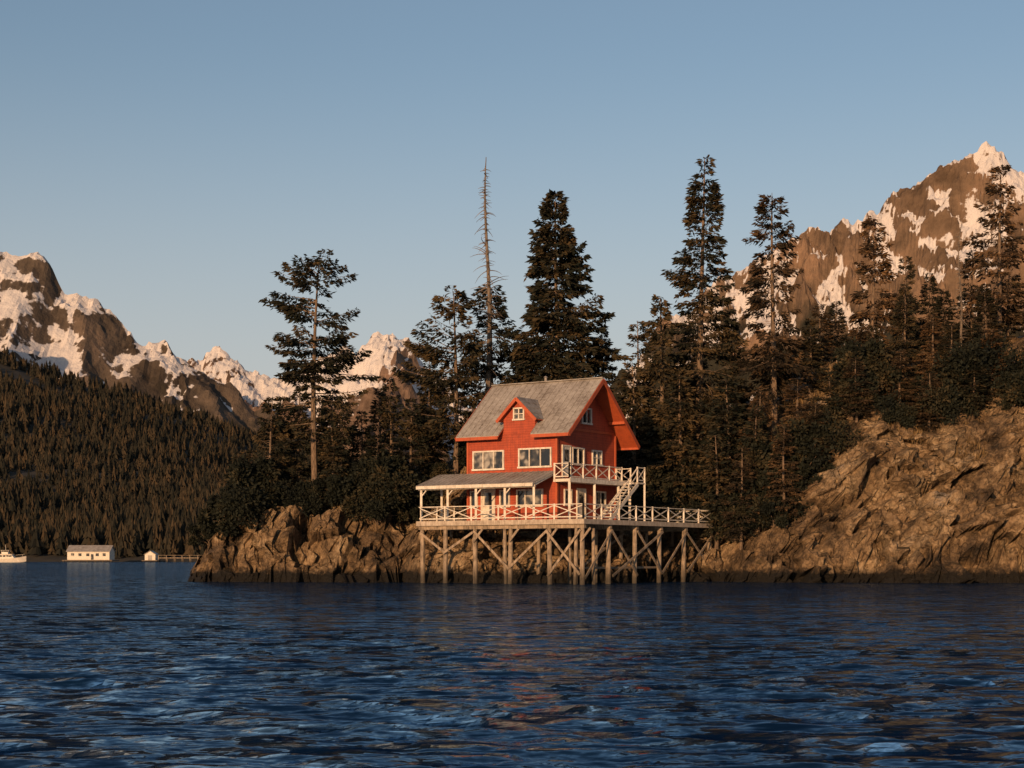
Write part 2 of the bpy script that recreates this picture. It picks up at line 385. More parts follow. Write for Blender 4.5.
def conifer(name,seed,H,R,c0=0.1,dens=13,p=0.8,droop=0.18,gap=0.35,K=34,leaf=0.42,pit=(-0.25,0.55),bare=0.0,mats=('bark','needle'),sway=0.25,top=0.0,asym=0.0,wood=0.05,wl=0.30):
    rg=np.random.RandomState(seed);Vs=[];Fs=[];mi=[];ti=[];off=0
    def add(V,F,m,t):
        nonlocal off
        Vs.append(V);Fs.append(F+off);off+=len(V);mi.append(np.full(len(F),m));ti.append(t)
    zz=np.linspace(0,1,15);sx=sway*np.array([math.sin(2.1*a+seed)*a for a in zz]);sy=sway*np.array([math.cos(1.7*a+seed*2)*a for a in zz])
    path=np.stack([sx,sy,zz*H-0.6*(zz==0)],1)
    r0=0.010*H+0.06
    V,F=tube(path,r0*(1-zz)**0.8+0.015,8);add(V,F,0,rg.rand(len(F)))
    nb=int(H*(1-c0)*dens);azb=rg.rand()*6.28
    for b in range(nb):
        t=rg.rand()**1.05;t=min(t,0.995)
        z=H*(c0+(1-c0)*t);az=rg.rand()*2*math.pi
        q=float(vn(az*1.1+seed,t*H*0.45,0,seed))*0.5+0.5
        if q<gap*0.75 and t<0.93:
            if rg.rand()<0.8: continue
        prof=(1-t)**p*(min(1,(t+0.12)/0.25)**0.6)
        Lb=(R*prof*(0.5+0.7*q)+0.22+top)*(0.7+0.4*rg.rand())
        Lb*=1+asym*math.cos(az-azb)
        bx=np.interp(z/H,zz,sx);by=np.interp(z/H,zz,sy)
        pt=pit[0]+(pit[1]-pit[0])*t+rg.randn()*0.13
        s=np.linspace(0,1,6);dr=droop*(1+0.5*rg.randn())
        hz=Lb*s*math.cos(pt);dz=Lb*(s*math.sin(pt)-dr*s**2+0.10*s**4)
        az2=az+0.25*rg.randn()*s
        bp=np.stack([bx+hz*np.cos(az2),by+hz*np.sin(az2),z+dz],1)
        V,F=tube(bp,(0.012+wood*0.35*Lb/3)*(1-s*0.85),3);add(V,F,0,rg.rand(len(F)))
        if rg.rand()<bare: continue
        n=int(Lb*K*(0.6+0.7*rg.rand()))+5
        ss=0.08+0.92*rg.rand(n)**0.75
        bpx=np.stack([np.interp(ss,s,bp[:,k]) for k in range(3)],1)
        side=np.where(rg.rand(n)<0.5,-1,1);fw=np.array([math.cos(az),math.sin(az),0]);pr=np.array([-math.sin(az),math.cos(az),0])
        wmax=(0.34*Lb*(1-ss)**0.8+0.16)
        lat=side*wmax*rg.rand(n)**0.7
        P=bpx+pr*lat[:,None]+fw*(np.abs(lat)*0.55)[:,None]
        P[:,2]-=np.abs(lat)*0.28+0.08*rg.rand(n);P+=rg.randn(n,3)*0.05
        D=pr*(side*(0.5+0.4*rg.rand(n)))[:,None]+fw*(0.55+0.4*rg.rand(n))[:,None]
        D[:,2]+=-0.3-0.5*rg.rand(n)+0.35*t;D+=rg.randn(n,3)*0.28
        D/=np.linalg.norm(D,axis=1)[:,None]
        Lh=leaf*(0.5+0.7*rg.rand(n));Wd=Lh*(wl-0.06+0.16*rg.rand(n))
        V,F=leafquads(P,D,Lh,Wd,rg);add(V,F,1,np.clip(0.5+0.8*(rg.rand()-0.5)+0.5*(rg.rand(n)-0.5)+0.2*(ss-0.5),0,1))
    return np_mesh(name,np.concatenate(Vs),np.concatenate(Fs),[M[mats[0]],M[mats[1]]],matidx=np.concatenate(mi),fattr={'tint':np.concatenate(ti)})
def snag(name,seed,H,nb=90,L=0.7,thick=1.0):
    rg=np.random.RandomState(seed);Vs=[];Fs=[];off=0
    zz=np.linspace(0,1,22);path=np.stack([0.25*np.sin(zz*7+seed)*zz,0.2*np.cos(zz*5)*zz,zz*H-0.6*(zz==0)],1)
    V,F=tube(path,((0.008*H+0.02)*(1-zz)**0.8+0.025)*thick,8);Vs.append(V);Fs.append(F);off=len(V)
    for b in range(nb):
        t=0.12+0.85*rg.rand();az=rg.rand()*6.28;Lb=L*(0.2+1.3*rg.rand()**2.5)*(1.2-t);s=np.linspace(0,1,5)
        x0=np.interp(t,zz,path[:,0]);y0=np.interp(t,zz,path[:,1]);az=az+rg.randn()*0.4*s
        P=np.stack([x0+Lb*s*np.cos(az),y0+Lb*s*np.sin(az),t*H+Lb*((0.15+0.3*rg.randn())*s-0.4*s**2)],1)
        V,F=tube(P,0.045*(1-s*.8),3);Vs.append(V);Fs.append(F+off);off+=len(V)
    return np_mesh(name,np.concatenate(Vs),np.concatenate(Fs),[M['dbark']])
def shrub(name,seed,Rr=1.8,Hh=2.6,n=7000,mat='leaf',leaf=0.24):
    rg=np.random.RandomState(seed);Vs=[];Fs=[];mi=[];ti=[];off=0
    nl=18
    for i in range(nl):
        a=rg.rand()*6.28;r=Rr*0.9*rg.rand()**0.6;z=Hh*(0.2+0.95*rg.rand())*(1-0.45*(r/Rr))
        c=np.array([r*math.cos(a),r*math.sin(a),z])
        s=np.linspace(0,1,5);P=np.outer(s,c)+np.outer(s*(1-s),[0.2*rg.randn(),0.2*rg.randn(),0.5]);P[0,2]-=0.4
        V,F=tube(P,0.05*(1-s*.75),4);Vs.append(V);Fs.append(F+off);off+=len(V);mi.append(np.zeros(len(F)));ti.append(rg.rand(len(F)))
        m=n//nl;d=rg.randn(m,3);d/=np.linalg.norm(d,axis=1)[:,None]
        rad=(0.2+0.5*rg.rand())*Rr*0.5
        q=vn(d[:,0]*2.5+i,d[:,1]*2.5,d[:,2]*2.5,seed)*0.6+1
        Pn=c+d*(rad*q*(0.3+1.05*rg.rand(m)**0.7))[:,None]*np.array([1,1,0.9])
        Pn[:,2]=np.maximum(Pn[:,2],0.02)
        D=d+rg.randn(m,3)*0.7;D/=np.linalg.norm(D,axis=1)[:,None]
        Lh=leaf*(0.5+0.8*rg.rand(m));V,F=leafquads(Pn,D,Lh,Lh*0.5,rg)
        Vs.append(V);Fs.append(F+off);off+=len(V);mi.append(np.ones(len(F)));ti.append(np.clip(rg.rand()*0.7+0.4*rg.rand(m),0,1))
    return np_mesh(name,np.concatenate(Vs),np.concatenate(Fs),[M['bark'],M[mat]],matidx=np.concatenate(mi),fattr={'tint':np.concatenate(ti)})
def put(name,me,x,y,s=1.0,sz=None,rot=None,dz=0.0,z=None):
    ob=bpy.data.objects.new(name,me);g=ground(x,y) if z is None else z
    ob.location=(x,y,g+dz);ob.scale=(s,s,sz or s);ob.rotation_euler=(0,0,random.random()*6.28 if rot is None else rot)
    link(ob);return ob
def hero(name,mk,x,y,ztop,**k):
    g=ground(x,y);H=ztop-g;me=mk(name,H=H,**k);return put(name,me,x,y,rot=0.0)
hero('sitka_spruce_tree',conifer,-13.5,110,22.4,seed=11,R=4.1,c0=0.30,dens=8.0,p=0.3,droop=0.05,gap=0.52,K=54,leaf=0.42,pit=(-0.15,0.35),sway=0.5,wood=0.09)
hero('spruce_tree',conifer,3.4,118,28.6,seed=22,R=6.6,c0=0.10,dens=21,p=0.92,droop=0.25,gap=0.10,K=37,leaf=0.5,wl=0.34)
hero('spruce_tree',conifer,13.6,116,30.7,seed=31,R=4.3,c0=0.08,dens=14,p=0.80,droop=0.25,gap=0.43,K=36,leaf=0.46,sway=0.4,asym=0.15)
hero('spruce_tree',conifer,18.7,114,27.6,seed=41,R=2.9,c0=0.10,dens=13,p=0.5,droop=0.32,gap=0.44,K=36,leaf=0.42,mats=('bark','dneedle'),bare=0.15)
hero('spruce_tree',conifer,26.4,118,26.6,seed=51,R=2.9,c0=0.15,dens=12,p=0.65,droop=0.25,gap=0.42,K=34,sway=0.4,mats=('bark','dneedle'))
hero('spruce_tree',conifer,36.6,120,31.0,seed=61,R=3.0,c0=0.22,dens=9,p=0.5,droop=0.2,gap=0.48,K=36,mats=('bark','dneedle'),bare=0.1)
hero('sitka_spruce_tree',conifer,-4.0,114,20.6,seed=71,R=4.0,c0=0.15,dens=9,p=0.4,droop=0.02,gap=0.45,K=50,leaf=0.44,asym=0.35,pit=(-0.1,0.4),wood=0.09)
hero('spruce_tree',conifer,-1.4,118.0,21.5,seed=73,R=3.2,c0=0.15,dens=11,p=0.5,droop=0.1,gap=0.4,K=38)
hero('dead_tree_snag',snag,-1.75,116.5,30.8,seed=5,nb=420,L=1.7,thick=1.05)
hero('dead_tree_snag',snag,32.8,117,26.2,seed=6,nb=90,L=1.1,thick=0.8)
C=[conifer('spruce_a',101,10,2.5,c0=0.05,dens=16,p=0.7,gap=0.28,K=32,leaf=0.42),
   conifer('spruce_b',102,10,2.1,c0=0.08,dens=15,p=0.65,gap=0.35,K=32,leaf=0.42),
   conifer('spruce_c',103,14,2.6,c0=0.12,dens=13,p=0.65,gap=0.38,K=32,leaf=0.44,bare=0.08),
   conifer('spruce_d',104,14,3.2,c0=0.08,dens=14,p=0.85,gap=0.30,K=34,leaf=0.44),
   conifer('spruce_e',105,12,2.5,c0=0.1,dens=12,p=0.65,gap=0.38,K=34,leaf=0.42,mats=('bark','dneedle'),bare=0.1)]
CH=[10,10,14,14,12]
def st(k,x,y,ztop,wf=1.0):
    g=ground(x,y);s=max((ztop-g)/CH[k],0.35);put('spruce_tree',C[k],x,y,s=max(s,0.6)*wf if s<1.2 else s*wf,sz=s)
for a in [(0,-16.6,109.5,12.6),(1,-11.6,109,12.6),(0,-12.6,112,13.4),(1,-14.8,111.5,13.6),(0,-10.3,111,11.8),(1,-8.6,113,14.3),(0,-7.2,112.5,12.8),(1,-5.9,115,14.5),(0,-18.0,110,9.0),(0,-9.3,109,10.0,1.2),(1,-12.2,108.8,10.5,1.2),(0,-16,113,13),
          (3,-6,119,17),(2,0.6,121,18.5),(3,6.8,121,19.5),(1,8.6,114,15.5),(3,10.6,114,20.3),(2,9.2,117,19.0),(0,12.0,112.5,14.5,1.2),(3,16.2,117.5,19.5),(0,15.2,111.5,14,1.2),
          (4,17.0,110,13.0,1.2),(4,19.8,110.5,14.0,1.1),(3,21.6,116,19.0),(4,22.8,119,20.5),(4,24.6,114,18.0),(0,22.0,111,14.0,1.2),(3,28.4,116,21.5),(4,30.2,114.5,19.0),(2,29.8,121,24.5),
          (3,32.2,119,21.5),(4,27.2,112,16.0,1.1),(3,30.6,111.8,17,1.0),(3,34.4,116,20.5),(2,35.0,122,25.0),(4,38.6,117,24.5),(4,33.6,112,17.0,1.1),(3,39.8,119,26.5),(0,36.4,111.5,17.5,1.2),
          (3,42,114,22),(2,44,118,26),(4,47,115,23),(3,50,119,26),(0,40,110,16,1.2),(3,54,118,25),(2,60,120,27),(3,25.0,124,21),(3,14,124,21),(2,38.4,124,26),(3,33,126,24),
          (1,-19.2,112,9.0),(3,-10,122,14.5),(2,-15,124,14),(3,20,122,19),(3,25.6,113,17,0.9),
          (4,15.4,107.6,9.0,1.1),(4,18.2,106.8,10.5,1.0),(1,14.0,109.5,10.0,1.1),(4,20.6,108.6,12.0,1.0),(1,16.6,108.8,12.0,1.0),(4,23.6,109.6,14.0,1.0),(4,28.6,109.8,13.5,1.0),(0,31.8,110.2,14.5,1.1)]: st(*a)
S=[shrub('shrub_a',1),shrub('shrub_b',2,2.2,2.2,8000),shrub('shrub_c',3,1.5,3.0,6000)]
for i,(x,y,s) in enumerate([(-19.6,108,1.0),(-18.4,107.8,1.2),(-17.2,108.4,1.3),(-15.8,107.9,0.8),(-14.2,108.6,0.8),(-12.6,108.6,0.8),(-11,108,1.1),(-9.6,107.9,1.2),(-8.3,108.6,1.3),(-7.2,109.5,1.2),(-9.0,107.2,0.9),
    (-5.2,112.5,0.7),(-2,115,1.2),(9.5,113,1.2),(11,112.8,1.4),(12.6,111.8,1.4),(14.0,110.2,1.2),(15.2,108.9,1.2),(16.6,107.8,1.0),(17.6,106.9,0.9),(17.8,108.4,1.4),(19.4,108.2,1.2),(21,109.5,1.2),(23.4,110,1.0),
    (26.4,109.8,0.9),(29.5,110.8,1.1),(34.2,109.8,1.0),(29.5,112,1.3),(32.6,112.5,1.3),(25,112.5,1.4),(36.5,109.5,1.1),(39,110,1.4),(43,110,1.4),(13.6,113,1.6),(-20.6,109.5,0.8)]):
    put('shrub',S[i%3],x,y,s=s,dz=-0.2)

# ------------------------------------------------------------------ grass on the island
def build_grass():
    rg=np.random.RandomState(77);n=40000
    x=-20+62*rg.rand(n);y=103+14*rg.rand(n);h,c,d=island_h(x,y)
    dens=fbm(x/2.2,y/2.2,0,55,3)
    u,v=to_uv(x,y);inh=(u>-4)&(u<8.8)&(v>-3.2)&(v<8)
    ok=(d>1.2)&(h>2.4)&(dens>0.0)&(~inh)&(c>0.93)
    x=x[ok];y=y[ok];h=h[ok];m=len(x);P=np.stack([x,y,h-0.08],1)
    D=np.stack([rg.randn(m)*.35,rg.randn(m)*.35-0.25,np.full(m,1.0)],1);D/=np.linalg.norm(D,axis=1)[:,None]
    Lh=0.3+0.35*rg.rand(m);V,F=leafquads(P,D,Lh,Lh*0.2,rg)
    me=np_mesh('grass',V,F,M['grass'],fattr={'tint':rg.rand(m)});link(bpy.data.objects.new('grass',me))
build_grass()

# ------------------------------------------------------------------ house
house=empty('red_wooden_house',CO)
FL=3.95;W2=6.62;EV=9.8;LU=6.8;LV=7.2;SL=0.88
def zr(v): return EV+SL*min(v,LV-v)
p=Part()
p.poly([Lr(0,0,FL-0.5),Lr(0,LV,FL-0.5),Lr(0,LV,EV),Lr(0,LV/2,zr(LV/2)),Lr(0,0,EV)],[Lr(LU,0,FL-0.5),Lr(LU,LV,FL-0.5),Lr(LU,LV,EV),Lr(LU,LV/2,zr(LV/2)),Lr(LU,0,EV)])
DU=2.8;DW=1.2;DZ=10.55;DS=0.95;da=DZ+DS*DW
p.poly([Lr(DU-DW,-0.03,EV-0.3),Lr(DU+DW,-0.03,EV-0.3),Lr(DU+DW,-0.03,DZ),Lr(DU,-0.03,da),Lr(DU-DW,-0.03,DZ)],[Lr(DU-DW,2.6,EV-0.3),Lr(DU+DW,2.6,EV-0.3),Lr(DU+DW,2.6,DZ),Lr(DU,2.6,da),Lr(DU-DW,2.6,DZ)])
p.make('walls',M['red'],house)
roof=Part();soff=Part();trim=Part();wht=Part()
OU0=-1.25;OU1=LU+0.55;OV=0.6
def slab(P,top,bot,part):
    part.hexa([q+Vector((0,0,bot)) for q in P]+[q+Vector((0,0,top)) for q in P])
def roofpiece(u0,u1,v0,v1):
    P=[Lr(u0,v0,zr(v0)),Lr(u1,v0,zr(v0)),Lr(u1,v1,zr(v1)),Lr(u0,v1,zr(v1))]
    slab(P,0.14,0.09,roof);slab(P,0.085,0.02,soff)
    n=max(1,int((u1-u0)/0.42))
    for i in range(n+1):
        u=u0+0.02+(u1-u0-0.04)*i/n;roof.beam(Lr(u,v0,zr(v0)+0.155),Lr(u,v1,zr(v1)+0.155),0.035,0.04)
R0=LV/2
roofpiece(OU0,DU-DW-0.02,-OV,R0);roofpiece(DU+DW+0.02,OU1,-OV,R0);roofpiece(DU-DW-0.018,DU+DW+0.018,0.02,R0)
roofpiece(OU0,OU1,R0+0.001,LV+1.0)
roof.beam(Lr(OU0-0.02,R0,zr(R0)+0.17),Lr(OU1+0.02,R0,zr(R0)+0.17),0.34,0.05)
for sgn in (-1,1):
    a=[(DU,da),(DU+sgn*(DW+0.3),DZ-DS*0.3)]
    def vr(z): return (z-EV)/SL+0.1
    P=[Lr(a[0][0],-0.4,a[0][1]),Lr(a[1][0],-0.4,a[1][1]),Lr(a[1][0],vr(a[1][1])+0.2,a[1][1]),Lr(a[0][0],vr(a[0][1])+0.2,a[0][1])]
    slab(P,0.13,0.08,roof);slab(P,0.075,0.02,soff)
    trim.beam(Lr(a[0][0],-0.42,a[0][1]+0.0),Lr(a[1][0],-0.42,a[1][1]+0.0),0.05,0.2)
    for f in (0.25,0.5,0.75,1.0):
        uu=a[0][0]+(a[1][0]-a[0][0])*f;z=a[0][1]+(a[1][1]-a[0][1])*f;roof.beam(Lr(uu,-0.4,z+0.14),Lr(uu,vr(z)+0.1,z+0.14),0.035,0.04)
for uu in (OU0-0.03,OU1+0.03):
    trim.beam(Lr(uu,-OV,zr(-OV)-0.02),Lr(uu,R0,zr(R0)-0.02),0.05,0.26);trim.beam(Lr(uu,LV+1.0,zr(LV+1.0)-0.02),Lr(uu,R0,zr(R0)-0.02),0.05,0.26)
for (a,b) in ((OU0,DU-DW-0.05),(DU+DW+0.05,OU1)): trim.beam(Lr(a,-OV-0.03,zr(-OV)-0.02),Lr(b,-OV-0.03,zr(-OV)-0.02),0.05,0.2)
trim.beam(Lr(OU0,LV+1.03,zr(LV+1)-0.02),Lr(OU1,LV+1.03,zr(LV+1)-0.02),0.05,0.2)
for f in (0.12,0.88):
    vv=LV*f;trim.beam(Lr(OU0,vv,zr(vv)-0.12),Lr(-0.02,vv,zr(vv)-0.12),0.14,0.18)
trim.beam(Lr(OU0,R0,zr(R0)-0.2),Lr(-0.02,R0,zr(R0)-0.2),0.14,0.18)
trim.box(-0.06,LU+0.05,-0.055,-0.005,W2-0.05,W2+0.14,Lr)
trim.box(-0.055,-0.005,-0.02,LV,W2-0.05,W2+0.14,Lr)
trim.box(-0.055,-0.005,0.3,LV-0.3,EV-0.1,EV+0.06,Lr)
for (a,b) in ((0,0),(LU,0),(0,LV)):
    trim.box(a-0.07,a+0.07,b-0.075,b+0.07,FL,EV-0.12,Lr)
glass=Part();door=Part()
def F_front(a,o,z): return Lr(a,-o,z)
def F_gab(a,o,z): return Lr(-o,a,z)
def window(F,a0,a1,z0,z1,nm=2,fr=0.10,rail=False,base=0.0):
    def B(part,x0,x1,y0,y1,o0,o1):
        part.hexa([F(x0,o0+base,y0),F(x1,o0+base,y0),F(x1,o1+base,y0),F(x0,o1+base,y0),F(x0,o0+base,y1),F(x1,o0+base,y1),F(x1,o1+base,y1),F(x0,o1+base,y1)])
    B(glass,a0+fr*.8,a1-fr*.8,z0+fr*.8,z1-fr*.8,0.003,0.02)
    B(wht,a0,a1,z1-fr,z1,0.004,0.10);B(wht,a0-0.05,a1+0.05,z0-0.02,z0+fr-0.01,0.004,0.13)
    B(wht,a0,a0+fr,z0+fr,z1-fr,0.004,0.10);B(wht,a1-fr,a1,z0+fr,z1-fr,0.004,0.10)
    for i in range(1,nm):
        a=a0+(a1-a0)*i/nm;B(wht,a-0.035,a+0.035,z0+fr,z1-fr,0.022,0.085)
    if rail: B(wht,a0+fr,a1-fr,(z0+z1)/2-.025,(z0+z1)/2+.025,0.022,0.08)
window(F_front,0.35,2.85,7.3,8.55,3);window(F_front,3.95,6.4,7.25,8.5,3)
window(F_front,DU-0.42,DU+0.42,10.35,11.15,2,0.09,rail=True,base=0.03)
window(F_front,1.0,3.0,4.85,5.95,3);window(F_front,3.5,4.3,4.85,5.95,1);window(F_front,6.0,6.6,4.85,5.95,1)
window(F_gab,1.75,3.2,W2+0.9,8.65,2);window(F_gab,4.2,5.4,7.6,8.6,2,rail=True);window(F_gab,LV/2-0.1-0.6,LV/2-0.1+0.6,10.2,11.25,2)
window(F_gab,4.6,5.9,4.95,5.95,2);window(F_gab,0.8,1.7,4.9,5.95,1)
def dr(F,a0,a1,z0,z1,light=True):
    def B(part,x0,x1,y0,y1,o0,o1):
        part.hexa([F(x0,o0,y0),F(x1,o0,y0),F(x1,o1,y0),F(x0,o1,y0),F(x0,o0,y1),F(x1,o0,y1),F(x1,o1,y1),F(x0,o1,y1)])
    B(door,a0,a1,z0,z1,0.004,0.05)
    for (x0,x1,y0,y1) in ((a0-.1,a0,z0,z1+.1),(a1,a1+.1,z0,z1+.1),(a0,a1,z1,z1+.1)): B(wht,x0,x1,y0,y1,0.004,0.09)
    if light: B(glass,a0+0.18,a1-0.18,z0+1.05,z1-0.18,0.052,0.06)
    B(trim,a1-0.14,a1-0.09,z0+0.95,z0+1.02,0.052,0.1)
dr(F_front,4.75,5.65,FL,5.98);dr(F_gab,0.65,1.5,W2+0.02,8.62);dr(F_gab,2.4,3.3,FL,5.95)
roof_ob=roof.make('roof',M['roof'],house)
soff.make('soffit',M['redtrim'],house)
ch=Part();ch.cyl(Lr(3.4,R0+0.4,zr(R0)-0.4),Lr(3.4,R0+0.4,zr(R0)+0.5),0.09,0.09);ch.cyl(Lr(3.4,R0+0.4,zr(R0)+0.5),Lr(3.4,R0+0.4,zr(R0)+0.6),0.16,0.03);ch.make('stovepipe',M['roof'],house)
pr=Part();PV=-2.65;PZ0=6.98;PZ1=6.12
def pz(v): return PZ0+(PZ1-PZ0)*(v/PV)
PU1=9.0
P=[Lr(0.05,PV,PZ1),Lr(PU1,PV,PZ1),Lr(PU1,-0.06,pz(-0.06)),Lr(0.05,-0.06,pz(-0.06))]
slab(P,0.10,0.05,pr)
for i in range(23):
    u=0.08+(PU1-0.1)*i/22;pr.beam(Lr(u,PV,PZ1+0.11),Lr(u,-0.08,pz(-0.06)+0.11),0.04,0.04)
pr.make('porch_roof',M['roof'],house)
pp=Part()
slab(P,0.045,0.0,pp)
pp.beam(Lr(0.05,PV-0.03,PZ1-0.02),Lr(PU1,PV-0.03,PZ1-0.02),0.05,0.2)
pp.beam(Lr(0.05,PV+0.25,PZ1-0.09),Lr(PU1,PV+0.25,PZ1-0.09),0.12,0.16)
for u in (0.15,2.3,4.5,6.7,8.8):
    pp.beam(Lr(u,PV+0.25,FL),Lr(u,PV+0.25,PZ1-0.17),0.14)
    if u>0.2: pp.beam(Lr(u,PV+0.25,PZ1-0.6),Lr(u-0.4,PV+0.25,PZ1-0.2),0.07)
    pp.beam(Lr(u,PV+0.3,PZ1-0.02),Lr(u,-0.1,pz(-0.1)-0.08),0.08,0.12)
pp.beam(Lr(8.8,-0.2,FL),Lr(8.8,-0.2,PZ0-0.1),0.14)
pp.beam(Lr(LU+.1,-0.2,PZ0-0.14),Lr(PU1,-0.2,PZ0-0.14),0.12,0.14)
pp.make('porch_frame',M['white'],house)
def rail(part,p,q,h=0.95,bay=1.9,style='X'):
    p=Vector(p);q=Vector(q);n=max(1,round((q-p).length/bay));up=Vector((0,0,1))
    for i in range(n+1):
        a=p.lerp(q,i/n);part.beam(a,a+up*(h+0.05),0.10)
    part.beam(p+up*h,q+up*h,0.10,0.05);part.beam(p+up*0.14,q+up*0.14,0.04,0.07)
    for i in range(n):
        a=p.lerp(q,i/n);b=p.lerp(q,(i+1)/n)
        sd=(q-p).normalized().cross(up)*0.02
        part.beam(a+up*0.16+sd,b+up*(h-0.06)+sd,0.03,0.055);part.beam(a+up*(h-0.06)-sd,b+up*0.16-sd,0.03,0.055)
bl=Part();BU=-1.25;BV=7.2
bl.box(BU,-0.06,-0.5,BV,W2-0.28,W2-0.10,Lr)
bl.beam(Lr(BU-0.03,-0.5,W2-0.17),Lr(BU-0.03,BV,W2-0.17),0.05,0.28)
z0=W2-0.10
rail(bl,Lr(BU+.05,-0.45,z0),Lr(BU+.05,6.0,z0),0.95,1.6,'X');rail(bl,Lr(BU+.05,-0.45,z0),Lr(-0.1,-0.45,z0),0.95,1.4,'X')
rail(bl,Lr(BU+.05,BV-.05,z0),Lr(-0.1,BV-.05,z0),0.95,1.4,'X')
for v in (-0.4,2.6,5.6,BV-.1): bl.beam(Lr(BU+.08,v,FL),Lr(BU+.08,v,W2-0.28),0.15)
n=13;v0,v1=6.2,2.8
for i in range(n):
    t=(i+0.5)/n;zz=z0+(FL-z0)*t;vv=v0+(v1-v0)*t
    bl.box(BU-0.95,BU-0.12,vv-0.14,vv+0.14,zz-0.05,zz,Lr)
for uu in (BU-1.0,BU-0.1):
    bl.beam(Lr(uu,v0+0.1,z0-0.12),Lr(uu,v1-0.1,FL+0.02),0.06,0.24)
bl.box(BU-1.05,BU-0.06,v0+0.02,BV,z0-0.1,z0-0.01,Lr)
uu=BU-1.0
rail(bl,Lr(uu,v0,z0),Lr(uu,BV-.05,z0),0.95,1.4)
bl.beam(Lr(uu,v0,z0+0.9),Lr(uu,v1,FL+0.95),0.08,0.05);bl.beam(Lr(uu,v0,z0+0.45),Lr(uu,v1,FL+0.5),0.04,0.06)
for t in (0.33,0.66,1.0):
    bl.beam(Lr(uu,v0+(v1-v0)*t,z0+(FL-z0)*t-.1),Lr(uu,v0+(v1-v0)*t,z0+(FL-z0)*t+0.92),0.08)
bl.beam(Lr(uu,BV-.05,FL),Lr(uu,BV-.05,z0),0.12)
bl.make('balcony_and_stairs',M['white'],house)
wht.make('window_trim',M['white'],house);trim.make('red_trim',M['redtrim'],house);glass.make('window_glass',M['glass'],house);door.make('doors',M['white'],house)

# ------------------------------------------------------------------ deck on pilings
deck=empty('timber_deck_on_pilings',CO)
D0,D1,DV0,DV1=-3.8,8.7,-3.0,14.2
pl=Part()
v=DV0
while v<0.05:
    pl.box(D0,D1,v,v+0.19,FL-0.055,FL-0.01,Lr);v+=0.205
v=0.06
while v<DV1-0.2:
    pl.box(D0,-0.08,v,v+0.19,FL-0.055,FL-0.01,Lr);v+=0.205
pl.box(-0.1+LU+0.2,D1,0.1,3.0,FL-0.055,FL-0.01,Lr)
pl.make('deck_boards',M['wood'],deck)
fs=Part()
fs.beam(Lr(D0-0.03,DV0-0.03,FL-0.16),Lr(D1,DV0-0.03,FL-0.16),0.06,0.30)
fs.beam(Lr(D0-0.035,DV0-0.06,FL-0.16),Lr(D0-0.035,DV1,FL-0.16),0.06,0.30)
fs.make('deck_fascia',M['wood'],deck)
js=Part()
u=D0+0.3
while u<D1:
    js.box(u,u+0.07,DV0+0.02,0.6 if u>0 else DV1,FL-0.27,FL-0.06,Lr);u+=0.6
us=[-3.55,-1.2,1.6,4.3,6.6,8.45];vs_=[-2.75,0.4,3.6,6.8,10.2,13.9]
for v in (-2.75,0.3): js.box(D0+.05,D1-.05,v-0.12,v+0.12,FL-0.55,FL-0.275,Lr)
for v in vs_[2:]: js.box(D0+.05,-0.1,v-0.12,v+0.12,FL-0.55,FL-0.275,Lr)
js.make('deck_joists',M['pile'],deck)
pi=Part();rr=random.Random(4)
def gz(u,v):
    q=Lr(u,v,0)+CO;return ground(q.x,q.y)
def pile(u,v,r=0.15):
    b=max(min(gz(u,v)-0.8,2.6),-2.0);q0=Lr(u+rr.uniform(-.12,.12),v+rr.uniform(-.12,.12),b);pi.cyl(q0,Lr(u,v,FL-0.551),r*1.1,r*0.9,10)
for u in us:
    pile(u,-2.75)
    pile(u,0.4,0.12)
for v in vs_[1:]:
    pile(-3.55,v);pile(-0.7,v,0.12)
pile(-3.5,-1.4,0.11);pile(-3.1,-2.7,0.11)
pile(2.1,-2.7,0.11)
def br(a,b,w=0.06,h=0.15): pi.beam(a,b,w,h)
o=-2.75-0.2
br(Lr(us[0],o,3.3),Lr(us[1],o,0.5));br(Lr(us[0],o-.07,0.6),Lr(us[1],o-.07,3.2))
br(Lr(us[1],o,3.3),Lr(us[2],o,1.0));br(Lr(us[2],o,0.9),Lr(us[3],o,3.3));br(Lr(us[3],o-.07,3.2),Lr(us[4],o-.07,1.9));br(Lr(us[4],o,2.0),Lr(us[5],o,3.2))
w=-3.55-0.2
br(Lr(w,vs_[0],0.4),Lr(w,vs_[1],3.3));br(Lr(w,vs_[1],3.3),Lr(w,vs_[2],0.5));br(Lr(w-.07,vs_[1],0.5),Lr(w-.07,vs_[3],3.3))
br(Lr(w,vs_[2],3.3),Lr(w,vs_[3],0.6));br(Lr(w,vs_[3],0.6),Lr(w,vs_[4],3.3));br(Lr(w,vs_[4],3.3),Lr(w,vs_[5],0.7));br(Lr(w-.07,vs_[4],0.7),Lr(w-.07,vs_[5],3.2))
br(Lr(-0.9,vs_[1],0.6),Lr(-0.9,vs_[3],3.2))
br(Lr(-3.35,vs_[0],1.0),Lr(-3.35,vs_[3],1.0),0.06,0.13)
for u in us[:4]: pi.beam(Lr(u,o,2.6),Lr(u-0.7,o,3.4),0.07,0.14)
pi.make('pilings_and_braces',M['pile'],deck)
rl=Part();z=FL-0.01
rail(rl,Lr(D0+.1,DV0+.1,z),Lr(D1-.1,DV0+.1,z),0.9,2.0,'X')
rail(rl,Lr(D0+.1,DV0+.1,z),Lr(D0+.1,DV1-.1,z),0.9,2.0,'X')
rail(rl,Lr(D1-.1,DV0+.1,z),Lr(D1-.1,2.8,z),0.9,2.0,'X');rail(rl,Lr(D0+.1,DV1-.1,z),Lr(-0.3,DV1-.1,z),0.9,1.8,'X')
rl.make('deck_railing',M['white'],deck)

